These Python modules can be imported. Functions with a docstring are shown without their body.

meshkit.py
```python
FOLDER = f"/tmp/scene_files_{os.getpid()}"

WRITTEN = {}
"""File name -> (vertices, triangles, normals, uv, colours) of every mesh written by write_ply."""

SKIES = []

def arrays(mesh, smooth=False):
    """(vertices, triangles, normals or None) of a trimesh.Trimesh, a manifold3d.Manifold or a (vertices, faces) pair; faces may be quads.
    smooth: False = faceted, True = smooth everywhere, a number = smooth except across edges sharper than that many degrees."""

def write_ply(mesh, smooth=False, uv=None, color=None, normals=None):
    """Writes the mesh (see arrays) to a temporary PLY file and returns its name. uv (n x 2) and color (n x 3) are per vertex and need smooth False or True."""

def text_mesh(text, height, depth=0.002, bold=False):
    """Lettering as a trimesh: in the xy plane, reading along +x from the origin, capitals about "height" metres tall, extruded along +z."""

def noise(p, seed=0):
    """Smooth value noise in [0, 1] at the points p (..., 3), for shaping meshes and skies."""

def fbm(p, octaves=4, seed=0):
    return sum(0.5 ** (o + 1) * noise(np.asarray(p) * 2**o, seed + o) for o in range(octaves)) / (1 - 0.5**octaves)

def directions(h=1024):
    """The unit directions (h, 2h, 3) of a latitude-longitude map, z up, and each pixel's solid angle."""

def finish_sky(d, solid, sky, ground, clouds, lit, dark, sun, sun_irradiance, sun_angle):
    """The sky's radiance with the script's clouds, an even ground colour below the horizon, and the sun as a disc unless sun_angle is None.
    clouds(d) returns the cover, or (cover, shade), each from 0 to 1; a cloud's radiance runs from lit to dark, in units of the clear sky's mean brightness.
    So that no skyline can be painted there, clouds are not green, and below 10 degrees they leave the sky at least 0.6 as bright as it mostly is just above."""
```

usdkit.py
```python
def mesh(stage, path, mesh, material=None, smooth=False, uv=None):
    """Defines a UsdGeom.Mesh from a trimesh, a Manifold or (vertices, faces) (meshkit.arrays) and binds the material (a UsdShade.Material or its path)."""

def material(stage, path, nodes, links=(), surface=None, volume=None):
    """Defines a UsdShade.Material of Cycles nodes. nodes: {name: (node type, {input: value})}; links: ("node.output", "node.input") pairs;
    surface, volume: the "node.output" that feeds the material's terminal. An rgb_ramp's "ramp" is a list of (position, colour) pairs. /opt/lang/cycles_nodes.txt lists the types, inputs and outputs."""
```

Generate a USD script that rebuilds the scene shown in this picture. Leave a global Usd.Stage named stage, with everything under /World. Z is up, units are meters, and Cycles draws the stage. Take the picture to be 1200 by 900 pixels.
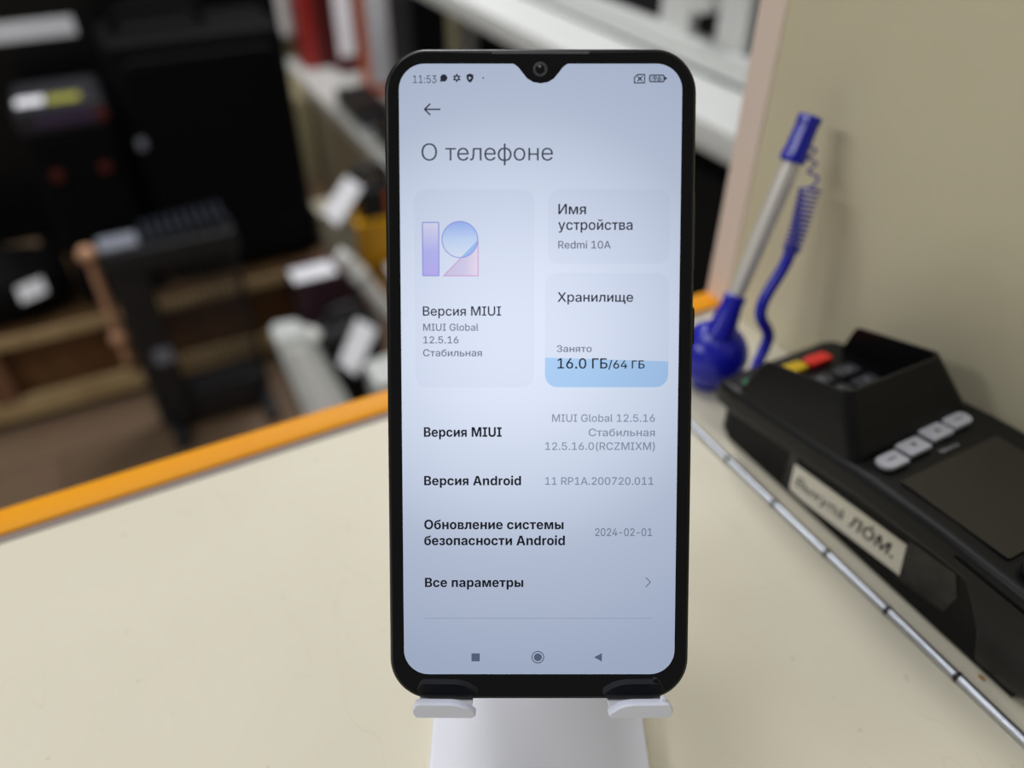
import math, glob, random
import numpy as np, trimesh
from shapely import affinity, box as sbox, union_all
from shapely.geometry import Polygon, Point
from pxr import Usd, UsdGeom, UsdLux, UsdShade, Gf, Sdf, Vt
import usdkit, meshkit

random.seed(7)
stage = Usd.Stage.CreateInMemory()
UsdGeom.SetStageUpAxis(stage, UsdGeom.Tokens.z)
UsdGeom.SetStageMetersPerUnit(stage, 1.0)
UsdGeom.Xform.Define(stage, '/World')
UsdGeom.Scope.Define(stage, '/World/Looks')
# World axes: x runs along the counter's yellow edge towards the partition wall (wall face at x = 0),
# y runs away from the seller, over the yellow edge (y = 0) into the shop; z = 0 is the shop floor, counter top at 1.0.

# ------------------------------------------------------------------ camera
YAW, PITCH = math.radians(-27.565), math.radians(38.7)
CAM = np.array([-0.2734, -0.2808, 1.235])
fh = np.array([-math.sin(YAW), math.cos(YAW), 0.0])
RIGHT = np.array([math.cos(YAW), math.sin(YAW), 0.0])
FWD = fh * math.cos(PITCH) - np.array([0, 0, math.sin(PITCH)])
UP = fh * math.sin(PITCH) + np.array([0, 0, math.cos(PITCH)])


def gfm(x, y, z, o):
    return Gf.Matrix4d(*x, 0, *y, 0, *z, 0, *o, 1)


cam = UsdGeom.Camera.Define(stage, '/World/Camera')
cam.AddTransformOp().Set(gfm(RIGHT, UP, -FWD, CAM))
cam.CreateHorizontalApertureAttr(36.0)
cam.CreateVerticalApertureAttr(27.0)
cam.CreateFocalLengthAttr(27.0)
cam.CreateClippingRangeAttr(Gf.Vec2f(0.01, 100))
cam.CreateFStopAttr(5.3)
cam.CreateFocusDistanceAttr(0.200)
cam.CreateExposureAttr(0.0)

# ------------------------------------------------------------------ light: soft room light, ceiling panels and added fill panels
dome = UsdLux.DomeLight.Define(stage, '/World/room_light')
dome.CreateColorAttr(Gf.Vec3f(1.0, 1.0, 1.0))
dome.CreateIntensityAttr(0.05)


def panel_light(name, loc, w, h, power, col=(1.0, 1.0, 1.0)):
    L = UsdLux.RectLight.Define(stage, '/World/' + name)
    L.AddTranslateOp().Set(Gf.Vec3d(*loc))
    L.CreateWidthAttr(w)
    L.CreateHeightAttr(h)
    L.CreateIntensityAttr(power)
    L.CreateColorAttr(Gf.Vec3f(*col))


panel_light('ceiling_lamp', (-0.62, 0.60, 2.6), 0.6, 1.2, 4.6)
panel_light('ceiling_lamp_001', (0.45, 1.75, 2.6), 0.6, 0.6, 32.0)
panel_light('ceiling_lamp_002', (-2.20, 0.50, 2.3), 0.6, 1.2, 11.0)  # unseen panel added at the left to brighten the partition wall
panel_light('ceiling_lamp_003', (-0.45, -0.62, 2.7), 0.4, 0.5, 2.0)  # unseen fill added on the camera side to brighten front faces

# ------------------------------------------------------------------ materials


def lin(c):
    c = np.asarray(c, float) / 255.0
    return tuple(np.where(c <= 0.04045, c / 12.92, ((c + 0.055) / 1.055) ** 2.4))


MATS = {}


def mat(name, rgb, rough=0.5, metal=0.0, spec=0.5, coat=0.0, var=None, vscale=30.0, bump=None, emis=None, trans=0.0):
    """One principled material; var = second colour mixed in by object-space noise, bump = (scale, strength)."""
    n = {"p": ("principled_bsdf", {"base_color": lin(rgb), "roughness": rough, "metallic": metal, "specular_ior_level": spec, "coat_weight": coat, "transmission_weight": trans})}
    l = []
    if var is not None or bump is not None:
        n["g"] = ("texture_coordinate", {})
    if var is not None:
        n["n"] = ("noise_texture", {"scale": vscale, "detail": 4.0})
        n["m"] = ("mix", {"color1": lin(rgb), "color2": lin(var)})
        n["r"] = ("map_range", {"from_min": 0.35, "from_max": 0.65, "clamp": True})
        l += [("g.object", "n.vector"), ("n.fac", "r.value"), ("r.result", "m.fac"), ("m.color", "p.base_color")]
    if bump is not None:
        n["bn"] = ("noise_texture", {"scale": bump[0], "detail": 3.0})
        n["b"] = ("bump", {"strength": bump[1], "distance": 0.001})
        l += [("g.object", "bn.vector"), ("bn.fac", "b.height"), ("b.normal", "p.normal")]
    if emis:
        n["p"][1]["emission_color"] = lin(emis[0])
        n["p"][1]["emission_strength"] = emis[1]
    MATS[name] = usdkit.material(stage, '/World/Looks/' + name, n, l, surface="p.BSDF")
    return MATS[name]


SCREEN_RAMP = [(0.0, (1.0, 1.0, 1.0)), (0.012, (0.83, 0.84, 0.86)), (0.04, (0.57, 0.595, 0.645)), (0.085, (0.445, 0.48, 0.545)), (0.13, (0.40, 0.43, 0.50)), (0.3, (0.42, 0.48, 0.62)), (1.0, (0.25, 0.3, 0.4))]  # emission by view angle: LCD falloff plus painted lens vignetting


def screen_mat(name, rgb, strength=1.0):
    """A lit LCD pixel area under glass: it emits, dimmer at slanted viewing angles, part LCD falloff, part vignetting put into the ramp, and reflects as glass."""
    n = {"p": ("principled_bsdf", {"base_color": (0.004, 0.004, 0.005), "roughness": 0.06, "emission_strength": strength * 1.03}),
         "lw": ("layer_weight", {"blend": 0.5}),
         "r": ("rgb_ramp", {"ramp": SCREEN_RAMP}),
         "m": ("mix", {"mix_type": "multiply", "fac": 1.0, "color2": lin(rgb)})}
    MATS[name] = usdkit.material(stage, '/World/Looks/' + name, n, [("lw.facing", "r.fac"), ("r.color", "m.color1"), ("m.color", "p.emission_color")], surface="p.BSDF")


# ------------------------------------------------------------------ scene helpers
USED = {}


def numbered(path):
    k = USED.get(path, 0)
    USED[path] = k + 1
    return path if k == 0 else f'{path}_{k:03d}'


def tag(prim, label=None, cat=None, group=None, kind=None):
    for k, v in (('label', label), ('category', cat), ('group', group), ('kind', kind)):
        if v:
            prim.SetCustomDataByKey(k, v)


def thing(name, label, cat, loc=(0, 0, 0), rz=0.0, M=None, group=None, kind=None):
    x = UsdGeom.Xform.Define(stage, numbered('/World/' + name))
    if M is not None:
        x.AddTransformOp().Set(M)
    else:
        x.AddTranslateOp().Set(Gf.Vec3d(*map(float, loc)))
        if rz:
            x.AddRotateZOp().Set(float(rz))
    tag(x.GetPrim(), label, cat, group, kind)
    return x.GetPrim()


def part(name, mesh, m, parent, smooth=30, label=None, kind=None):
    if isinstance(mesh, list):
        mesh = trimesh.util.concatenate(mesh)
    p = usdkit.mesh(stage, numbered(f'{parent.GetPath()}/{name}'), mesh, MATS[m], smooth=smooth).GetPrim()
    tag(p, label, None, None, kind)
    return p


def struct(name, mesh, m, label, cat, smooth=30):
    if isinstance(mesh, list):
        mesh = trimesh.util.concatenate(mesh)
    p = usdkit.mesh(stage, numbered('/World/' + name), mesh, MATS[m], smooth=smooth).GetPrim()
    tag(p, label, cat, None, 'structure')
    return p


def rrect(x0, x1, y0, y1, r, n=5):
    """Counter-clockwise rounded rectangle; r one radius or four (bl, br, tr, tl)."""
    r = (r,) * 4 if np.ndim(r) == 0 else r
    out = []
    for (cx, cy, a0), q in zip(((x0, y0, 180), (x1, y0, 270), (x1, y1, 0), (x0, y1, 90)), r):
        q = max(min(q, (x1 - x0) / 2 - 1e-6, (y1 - y0) / 2 - 1e-6), 1e-5)
        ox, oy = (cx + q if cx == x0 else cx - q), (cy + q if cy == y0 else cy - q)
        for k in range(n + 1):
            a = math.radians(a0 + 90.0 * k / n)
            out.append((ox + q * math.cos(a), oy + q * math.sin(a)))
    return np.array(out)


def loft(loops, caps=True):
    """Closed loops of the same count, one after another, as a closed skin."""
    L = [np.asarray(l, float) for l in loops]
    n = len(L[0])
    v = list(np.vstack(L))
    f = []
    for k in range(len(L) - 1):
        for i in range(n):
            j = (i + 1) % n
            a, b, c, d = k * n + i, k * n + j, (k + 1) * n + j, (k + 1) * n + i
            f += [(a, b, c), (a, c, d)]
    if caps:
        for k, flip in ((0, True), (len(L) - 1, False)):
            c = len(v)
            v.append(L[k].mean(0))
            for i in range(n):
                j = (i + 1) % n
                t = (k * n + i, k * n + j, c)
                f.append(t[::-1] if flip else t)
    m = trimesh.Trimesh(np.array(v), np.array(f), process=False)
    if m.volume < 0:
        m.invert()
    return m


def slab(x0, x1, y0, y1, z0, z1, r=0.002, bev=0.001, n=4, seg=2):
    """Rounded-corner block: outline radius r, bevelled top and bottom edges."""
    loops = []
    for k in range(seg + 1):
        a = math.pi / 2 * k / seg
        i, h = bev * (1 - math.sin(a)), bev * (1 - math.cos(a))
        loops.append((i, z0 + h))
    loops += [(i, z1 - (h - z0)) for i, h in loops[::-1]]
    out = []
    for i, h in loops:
        rr = tuple(max(q - i, 1e-5) for q in r) if np.ndim(r) else max(r - i, 1e-5)
        p = rrect(x0 + i, x1 - i, y0 + i, y1 - i, rr, n)
        out.append(np.c_[p, np.full(len(p), h)])
    return loft(out)


def prism(poly, z0, z1):
    g = poly if hasattr(poly, 'geom_type') else Polygon(poly)
    if not g.is_valid:
        g = g.buffer(0)
    m = [trimesh.creation.extrude_polygon(q, z1 - z0, engine='earcut') for q in getattr(g, 'geoms', [g])]
    m = trimesh.util.concatenate(m)
    m.apply_translation((0, 0, z0))
    return m


def tube(path, r, n=12):
    p = np.asarray(path, float)
    r = np.broadcast_to(r, (len(p),))
    t = np.gradient(p, axis=0)
    t /= np.linalg.norm(t, axis=1, keepdims=True)
    a = np.cross(t[0], (0, 0, 1.0) if abs(t[0][2]) < 0.9 else (1.0, 0, 0))
    loops = []
    for k in range(len(p)):
        a = a - t[k] * (a @ t[k])
        a /= np.linalg.norm(a)
        b = np.cross(t[k], a)
        s = np.linspace(0, 2 * np.pi, n, endpoint=False)
        loops.append(p[k] + r[k] * (np.cos(s)[:, None] * a + np.sin(s)[:, None] * b))
    return loft(loops)


def lathe(profile, n=32):
    s = np.linspace(0, 2 * np.pi, n, endpoint=False)
    return loft([np.c_[max(r, 1e-6) * np.cos(s), max(r, 1e-6) * np.sin(s), np.full(n, z)] for r, z in profile])


def put(mesh, x=(1, 0, 0), y=(0, 1, 0), z=(0, 0, 1), o=(0, 0, 0)):
    """Maps the mesh's local axes onto x, y, z with origin o."""
    m = mesh.copy()
    m.vertices = np.asarray(m.vertices) @ np.array([x, y, z], float) + np.asarray(o, float)
    if np.linalg.det(np.array([x, y, z], float)) < 0:
        m.invert()
    return m


def along(mesh, a, b):
    """Places a mesh built along +z from the origin so that +z points from a towards b."""
    a, b = np.asarray(a, float), np.asarray(b, float)
    z = (b - a) / np.linalg.norm(b - a)
    x = np.cross((0, 1.0, 0) if abs(z[1]) < 0.9 else (1.0, 0, 0), z)
    x /= np.linalg.norm(x)
    return put(mesh, x, np.cross(z, x), z, a)


def spline(pts, n=60):
    from scipy.interpolate import CubicSpline
    p = np.asarray(pts, float)
    d = np.r_[0, np.cumsum(np.linalg.norm(np.diff(p, axis=0), axis=1))]
    return CubicSpline(d, p)(np.linspace(0, d[-1], n))


FONT = glob.glob('/opt/blender-*/*/datafiles/fonts/Inter.woff2')[0]


def text_shape(text, weight=400):
    """Outline of a line of lettering, capitals 70 units tall, baseline at y = 0, left edge at x = 0."""
    from PIL import Image, ImageDraw, ImageFont
    f = ImageFont.truetype(FONT, 96)
    try:
        f.set_variation_by_axes([20, weight])
    except Exception:
        pass
    x0, y0, x1, y1 = f.getbbox(text, anchor='ls')
    im = Image.new('L', (x1 - x0 + 8, y1 - y0 + 8))
    ImageDraw.Draw(im).text((4 - x0, 4 - y0), text, 255, f, anchor='ls')
    on = np.pad(np.asarray(im) > 127, ((0, 0), (1, 1))).astype(np.int8)
    rows, st = np.nonzero(np.diff(on, axis=1) == 1)
    en = np.nonzero(np.diff(on, axis=1) == -1)[1]
    g = union_all(sbox(st, -rows - 1, en, -rows)).buffer(0.6).buffer(-0.6).simplify(0.6)
    return affinity.translate(g, -4, 4 - y0)


def text_mesh(text, x0, x1, y, h, weight=400, z0=0.0, depth=0.00002, bold=0.0, shear=0.0):
    """Lettering from x0 to x1 with baseline y and capital height h."""
    g = text_shape(text, weight)
    if bold:
        g = g.buffer(bold)
    bx = g.bounds
    sx = (x1 - x0) / (bx[2] - bx[0])
    s = h / 70.0
    g = affinity.affine_transform(g, [sx, shear * s, 0, s, x0 - bx[0] * sx, y])
    return prism(g, z0, z0 + depth)


# ------------------------------------------------------------------ looks
mat('cream_laminate', (226, 219, 201), 0.42, var=(219, 211, 190), vscale=9, bump=(260, 0.05))
mat('beige_wall', (218, 210, 180), 0.55, var=(215, 207, 177), vscale=14, bump=(300, 0.05))
mat('pale_pink_trim', (240, 222, 208), 0.5)
mat('yellow_edge', (244, 164, 0), 0.5, spec=0.25, var=(244, 158, 0), vscale=25)
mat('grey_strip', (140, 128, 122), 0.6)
mat('counter_panel', (190, 180, 160), 0.6)
mat('black_frame', (13, 13, 15), 0.36, spec=0.3)
mat('black_glass', (3, 3, 4), 0.05)
mat('black_plastic', (10, 11, 14), 0.42, spec=0.28, bump=(900, 0.04))
mat('black_recess', (10, 10, 11), 0.55, spec=0.25, bump=(500, 0.2))
mat('dark_gloss', (12, 12, 14), 0.35, spec=0.3)
mat('lens_ring', (70, 70, 76), 0.3)
mat('mesh_grey', (130, 130, 132), 0.4)
mat('lens_glass', (8, 9, 14), 0.04)
mat('white_plastic', (238, 240, 250), 0.32, bump=(700, 0.03))
mat('blue_plastic', (24, 29, 172), 0.24)
mat('steel', (226, 223, 216), 0.34, metal=0.4)
mat('rod_steel', (196, 201, 212), 0.3, metal=0.9)
mat('rod_joint', (18, 18, 20), 0.4)
mat('paper', (236, 232, 218), 0.7)
mat('ink', (24, 22, 22), 0.7)
mat('tape', (20, 20, 19), 0.4, var=(44, 42, 37), vscale=260)
mat('lcd_brown', (38, 34, 30), 0.3)
mat('key_dark', (58, 60, 66), 0.45)
mat('key_grey', (178, 180, 190), 0.4)
mat('key_red', (216, 40, 30), 0.4)
mat('key_yellow', (222, 186, 28), 0.4)
mat('key_green', (14, 110, 60), 0.4)
mat('print_pale', (150, 152, 160), 0.6)
mat('speck', (150, 138, 112), 0.8)
mat('crumb', (176, 130, 60), 0.8)
mat('wood_bench', (96, 70, 42), 0.55, var=(78, 56, 32), vscale=22)
mat('wood_dark', (66, 45, 26), 0.6, var=(50, 34, 20), vscale=12)
mat('wood_brown', (126, 88, 50), 0.55, var=(104, 70, 38), vscale=14)
mat('wood_pale', (196, 170, 124), 0.55, var=(178, 152, 108), vscale=20)
mat('wood_red', (132, 92, 66), 0.55, var=(112, 76, 54), vscale=18)
mat('pink_wood', (190, 144, 112), 0.5)
mat('heater_black', (30, 31, 35), 0.4)
mat('heater_grille', (44, 48, 58), 0.4)
mat('grey_panel', (130, 134, 146), 0.5)
mat('case_black', (4, 4, 6), 0.75, spec=0.15)
mat('fabric_black', (7, 7, 8), 0.85, spec=0.2)
mat('speaker_top', (34, 34, 40), 0.45)
mat('purple', (64, 50, 80), 0.4)
mat('knob_red', (84, 24, 14), 0.5)  # plain dark red of the speaker knobs
mat('label_white', (248, 248, 254), 0.6)
mat('label_yellow', (150, 148, 60), 0.6)
mat('white_metal', (226, 228, 226), 0.4)
mat('panel_beige', (176, 170, 148), 0.6)
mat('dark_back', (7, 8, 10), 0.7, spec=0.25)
mat('navy', (24, 36, 56), 0.6)
mat('red_card', (150, 30, 24), 0.5)
mat('dark_red', (84, 16, 14), 0.5)
mat('orange_card', (214, 96, 36), 0.5)
mat('blue_card', (84, 112, 146), 0.5)
mat('maroon', (66, 40, 50), 0.5)
mat('pale_grey', (216, 220, 217), 0.5, var=(200, 204, 202), vscale=16)
mat('pale_white', (232, 232, 228), 0.5)
mat('tool_yellow', (244, 178, 16), 0.5)
mat('tool_black', (22, 24, 28), 0.5)
mat('teal', (40, 110, 124), 0.5)
mat('shop_wall', (150, 142, 112), 0.8, var=(140, 132, 104), vscale=3)
mat('card_beige', (150, 140, 108), 0.7)
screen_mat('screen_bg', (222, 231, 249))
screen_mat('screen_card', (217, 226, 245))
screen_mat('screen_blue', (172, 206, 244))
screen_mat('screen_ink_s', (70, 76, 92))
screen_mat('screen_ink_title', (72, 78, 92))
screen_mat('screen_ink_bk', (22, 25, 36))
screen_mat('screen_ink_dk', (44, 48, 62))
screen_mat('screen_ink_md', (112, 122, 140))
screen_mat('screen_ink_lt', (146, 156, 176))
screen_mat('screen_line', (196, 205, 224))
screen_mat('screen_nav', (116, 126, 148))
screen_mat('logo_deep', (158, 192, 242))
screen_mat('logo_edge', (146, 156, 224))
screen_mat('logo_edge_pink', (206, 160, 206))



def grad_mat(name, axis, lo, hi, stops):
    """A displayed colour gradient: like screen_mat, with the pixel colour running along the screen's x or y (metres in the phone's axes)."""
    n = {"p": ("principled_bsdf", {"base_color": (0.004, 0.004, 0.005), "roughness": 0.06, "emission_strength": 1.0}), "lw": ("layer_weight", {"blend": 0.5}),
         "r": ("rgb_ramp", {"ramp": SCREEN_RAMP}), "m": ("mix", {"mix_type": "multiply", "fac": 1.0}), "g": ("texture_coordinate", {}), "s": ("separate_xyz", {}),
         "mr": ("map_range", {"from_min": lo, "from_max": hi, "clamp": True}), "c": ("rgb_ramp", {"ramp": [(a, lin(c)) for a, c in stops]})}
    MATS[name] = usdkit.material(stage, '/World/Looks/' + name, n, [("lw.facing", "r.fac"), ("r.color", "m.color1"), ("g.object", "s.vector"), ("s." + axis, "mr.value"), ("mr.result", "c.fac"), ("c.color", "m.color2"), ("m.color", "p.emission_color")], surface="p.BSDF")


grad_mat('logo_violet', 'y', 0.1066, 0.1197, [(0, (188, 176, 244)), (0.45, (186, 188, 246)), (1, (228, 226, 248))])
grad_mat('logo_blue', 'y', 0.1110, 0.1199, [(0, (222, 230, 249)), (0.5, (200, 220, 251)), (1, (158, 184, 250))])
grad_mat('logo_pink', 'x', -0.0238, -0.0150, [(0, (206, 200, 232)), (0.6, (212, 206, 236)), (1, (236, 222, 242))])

# floor: brown laminate boards
fl = {"g": ("texture_coordinate", {}), "br": ("brick_texture", {"scale": 1.0, "brick_width": 1.2, "row_height": 0.19, "mortar_size": 0.002, "color1": lin((122, 100, 80)), "color2": lin((108, 88, 68)), "mortar": lin((60, 46, 34))}),
      "n": ("noise_texture", {"scale": 14.0, "detail": 5.0}), "mp": ("mapping", {"scale": (1, 8, 1)}), "m": ("mix", {"mix_type": "multiply", "fac": 0.35}), "p": ("principled_bsdf", {"roughness": 0.45})}
MATS['floor_laminate'] = usdkit.material(stage, '/World/Looks/floor_laminate', fl, [("g.object", "br.vector"), ("g.object", "mp.vector"), ("mp.vector", "n.vector"), ("br.color", "m.color1"), ("n.color", "m.color2"), ("m.color", "p.base_color")], surface="p.BSDF")

# counter top: cream laminate with faint smudges and a few hairline scratches
ct = {"g": ("texture_coordinate", {}), "n": ("noise_texture", {"scale": 7.0, "detail": 5.0, "roughness": 0.6}), "r": ("map_range", {"from_min": 0.35, "from_max": 0.7, "clamp": True}),
      "m": ("mix", {"color1": lin((230, 224, 205)), "color2": lin((224, 218, 197))}),
      "mp": ("mapping", {"scale": (9.0, 2.0, 1.0), "rotation": (0, 0, 0.9)}),
      "v": ("noise_texture", {"scale": 3.0, "detail": 2.0, "distortion": 0.15}), "s": ("math", {"math_type": "subtract", "value2": 0.5}), "ab": ("math", {"math_type": "absolute"}),
      "th": ("map_range", {"from_min": 0.0, "from_max": 0.0016, "to_min": 0.10, "to_max": 0.0, "clamp": True}),
      "m2": ("mix", {"color2": lin((150, 138, 112))}),
      "sp": ("noise_texture", {"scale": 190.0, "detail": 1.0}), "st": ("map_range", {"from_min": 0.74, "from_max": 0.78, "to_min": 0.0, "to_max": 0.22, "clamp": True}), "m3": ("mix", {"color2": lin((150, 136, 110))}),
      "p": ("principled_bsdf", {"roughness": 0.5, "specular_ior_level": 0.3})}
MATS['counter_top'] = usdkit.material(stage, '/World/Looks/counter_top', ct, [
    ("g.object", "n.vector"), ("n.fac", "r.value"), ("r.result", "m.fac"), ("g.object", "mp.vector"), ("mp.vector", "v.vector"), ("v.fac", "s.value1"), ("s.value", "ab.value1"), ("ab.value", "th.value"),
    ("m.color", "m2.color1"), ("th.result", "m2.fac"), ("g.object", "sp.vector"), ("sp.fac", "st.value"), ("st.result", "m3.fac"), ("m2.color", "m3.color1"), ("m3.color", "p.base_color")], surface="p.BSDF")

# ------------------------------------------------------------------ the setting
struct('floor', slab(-3.2, 2.2, -1.6, 3.0, -0.05, 0.0), 'floor_laminate', 'brown wood-look laminate shop floor below the counter', 'floor')
struct('wall_back', slab(-3.2, 2.2, 3.0, 3.1, 0.0, 2.6), 'shop_wall', 'olive beige shop wall at the far back behind the black cases', 'wall')
wr = struct('wall_right', slab(0.0, 0.016, -0.80, 0.0, 1.0, 1.80, r=0.001), 'beige_wall', 'plain beige partition panel standing on the counter behind the pen and terminal', 'wall')
part('edge_trim', slab(-0.0009, 0.0169, -0.0154, 0.0012, 1.0, 1.8009, r=0.0008), 'pale_pink_trim', wr, label='pale pink vertical edge strip')

ctr = thing('shop_counter', 'cream laminate shop counter with a yellow edge under the phone', 'counter', (-0.45, -0.4, 0))
o = np.array([0.45, 0.4, 0])


def at(m, off=o):
    m = m.copy()
    m.apply_translation(off)
    return m


part('worktop', at(slab(-0.95, 0.0169, -0.80, -0.0132, 0.97, 1.0, r=0.002, bev=0.0006)), 'counter_top', ctr)
part('edge_trim', at(put(slab(-0.95, 0.0169, 0.955, 1.0018, -0.0030, 0.0132, r=0.002, bev=0.0035), (1, 0, 0), (0, 0, 1), (0, -1, 0))), 'yellow_edge', ctr, label='yellow edge band along the far side')
part('thin_strip', at(slab(-0.95, -0.004, -0.0168, -0.0133, 0.999, 1.0004, r=0.0002, bev=0.0001)), 'grey_strip', ctr, label='thin grey strip beside the yellow edge')  # thin grey line laid along the inside of the yellow edge
part('front_panel', at(slab(-0.93, 0.0, -0.045, -0.025, 0.0, 0.9698)), 'counter_panel', ctr)
part('side_panel', at(slab(-0.93, -0.91, -0.78, -0.046, 0.0, 0.9698)), 'counter_panel', ctr)
part('side_panel', at(slab(-0.02, 0.0, -0.78, -0.046, 0.0, 0.9698)), 'counter_panel', ctr)

# ------------------------------------------------------------------ the phone (local axes: x across, y up the screen, z out of the screen, origin at the screen's centre, then shifted to the phone's foot)
TILT = math.radians(3.65)
BACK = -FWD
PX, PY = RIGHT, UP * math.cos(TILT) + BACK * math.sin(TILT)
PZ = np.cross(PX, PY)
PO = CAM + RIGHT * 0.00685 + UP * 0.0018 + FWD * 0.1887
FOOT = 0.0821
PFOOT = PO - PY * FOOT
phone = thing('smartphone', 'black smartphone showing its settings screen, upright in a white stand', 'smartphone', M=gfm(PX, PY, PZ, PFOOT))


def ph(m):
    m = m.copy()
    m.apply_scale(0.001)
    m.apply_translation((0, FOOT, 0))
    return m


Y0, Y1, XW = -82.0, 79.0, 37.75
prof = [(2.6, -8.8), (1.2, -8.5), (0.35, -7.4), (0.0, -5.5), (0.0, -2.6), (0.15, -1.2), (0.5, -0.45), (0.95, -0.12), (1.25, -0.06)]
loops = []
for i, zz in prof:
    p = rrect(-XW + i, XW - i, Y0 + i, Y1 - i, 10.5 - i, 14)
    loops.append(np.c_[p, np.full(len(p), zz)])
part('frame', ph(loft(loops)), 'black_frame', phone, smooth=40, label='dark grey outer frame')
gl = []
for i, zz in ((1.3, -0.055), (1.3, -0.02), (1.5, 0.0)):
    p = rrect(-XW + i, XW - i, Y0 + i, Y1 - i, 10.5 - i, 14)
    gl.append(np.c_[p, np.full(len(p), zz)])
part('front_glass', ph(loft(gl)), 'black_glass', phone, label='glossy black glass border')
# earpiece slit with fine mesh, camera, side keys
part('earpiece', ph(slab(-11.8, 11.8, 77.25, 78.05, -0.02, 0.10, r=0.4, bev=0.04)), 'lens_ring', phone, label='thin speaker slit at the top')
ear = [slab(-11.4 + 0.62 * k, -11.1 + 0.62 * k, 77.45, 77.85, 0.09, 0.125, r=0.14, bev=0.01, n=2, seg=1) for k in range(37)]
part('earpiece_mesh', ph(trimesh.util.concatenate(ear)), 'mesh_grey', phone, kind='stuff')
cm = part('front_camera', ph(put(lathe([(0, 0.0), (1.75, 0.0), (1.75, 0.11), (1.25, 0.13), (1.2, 0.10), (0, 0.10)], 28), o=(-0.1, 73.75, 0))), 'lens_ring', phone)
part('lens', ph(put(lathe([(0, 0.101), (1.15, 0.101), (1.0, 0.16), (0.5, 0.22), (0, 0.24)], 24), o=(-0.1, 73.75, 0))), 'lens_glass', cm)
part('power_button', ph(put(slab(7.6, 17.2, -5.4, -2.6, 0, 1.0, r=1.2, bev=0.3), (0, 1, 0), (0, 0, 1), (1, 0, 0), (XW - 0.3, 0, 0))), 'black_frame', phone)
part('volume_button', ph(put(slab(26.0, 45.5, -5.4, -2.6, 0, 0.9, r=1.2, bev=0.3), (0, 1, 0), (0, 0, 1), (1, 0, 0), (XW - 0.4, 0, 0))), 'black_frame', phone)
# display with the drop-shaped notch
dp = Polygon(rrect(-34.0, 34.0, -75.05, 75.05, 6.2, 12))
notch = np.array([(-7.6, 75.3), (-6.3, 74.95), (-5.3, 74.2), (-4.3, 72.9), (-3.2, 71.6), (-1.8, 70.75), (0, 70.45), (1.8, 70.75), (3.2, 71.6), (4.3, 72.9), (5.3, 74.2), (6.3, 74.95), (7.6, 75.3)])
dp = dp.difference(Polygon(np.vstack([notch, [(7.6, 77), (-7.6, 77)]])).buffer(0.3).buffer(-0.3))
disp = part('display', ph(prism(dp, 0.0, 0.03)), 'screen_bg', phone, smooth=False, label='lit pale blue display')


def flat(name, poly, m, z=0.05, label=None):
    part(name, ph(prism(poly, z, z + 0.012)), m, disp, smooth=False, label=label)


def seg(a, b, w):
    from shapely.geometry import LineString
    return LineString([a, b]).buffer(w / 2)


def ring(poly, w):
    return poly.difference(poly.buffer(-w))


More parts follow.
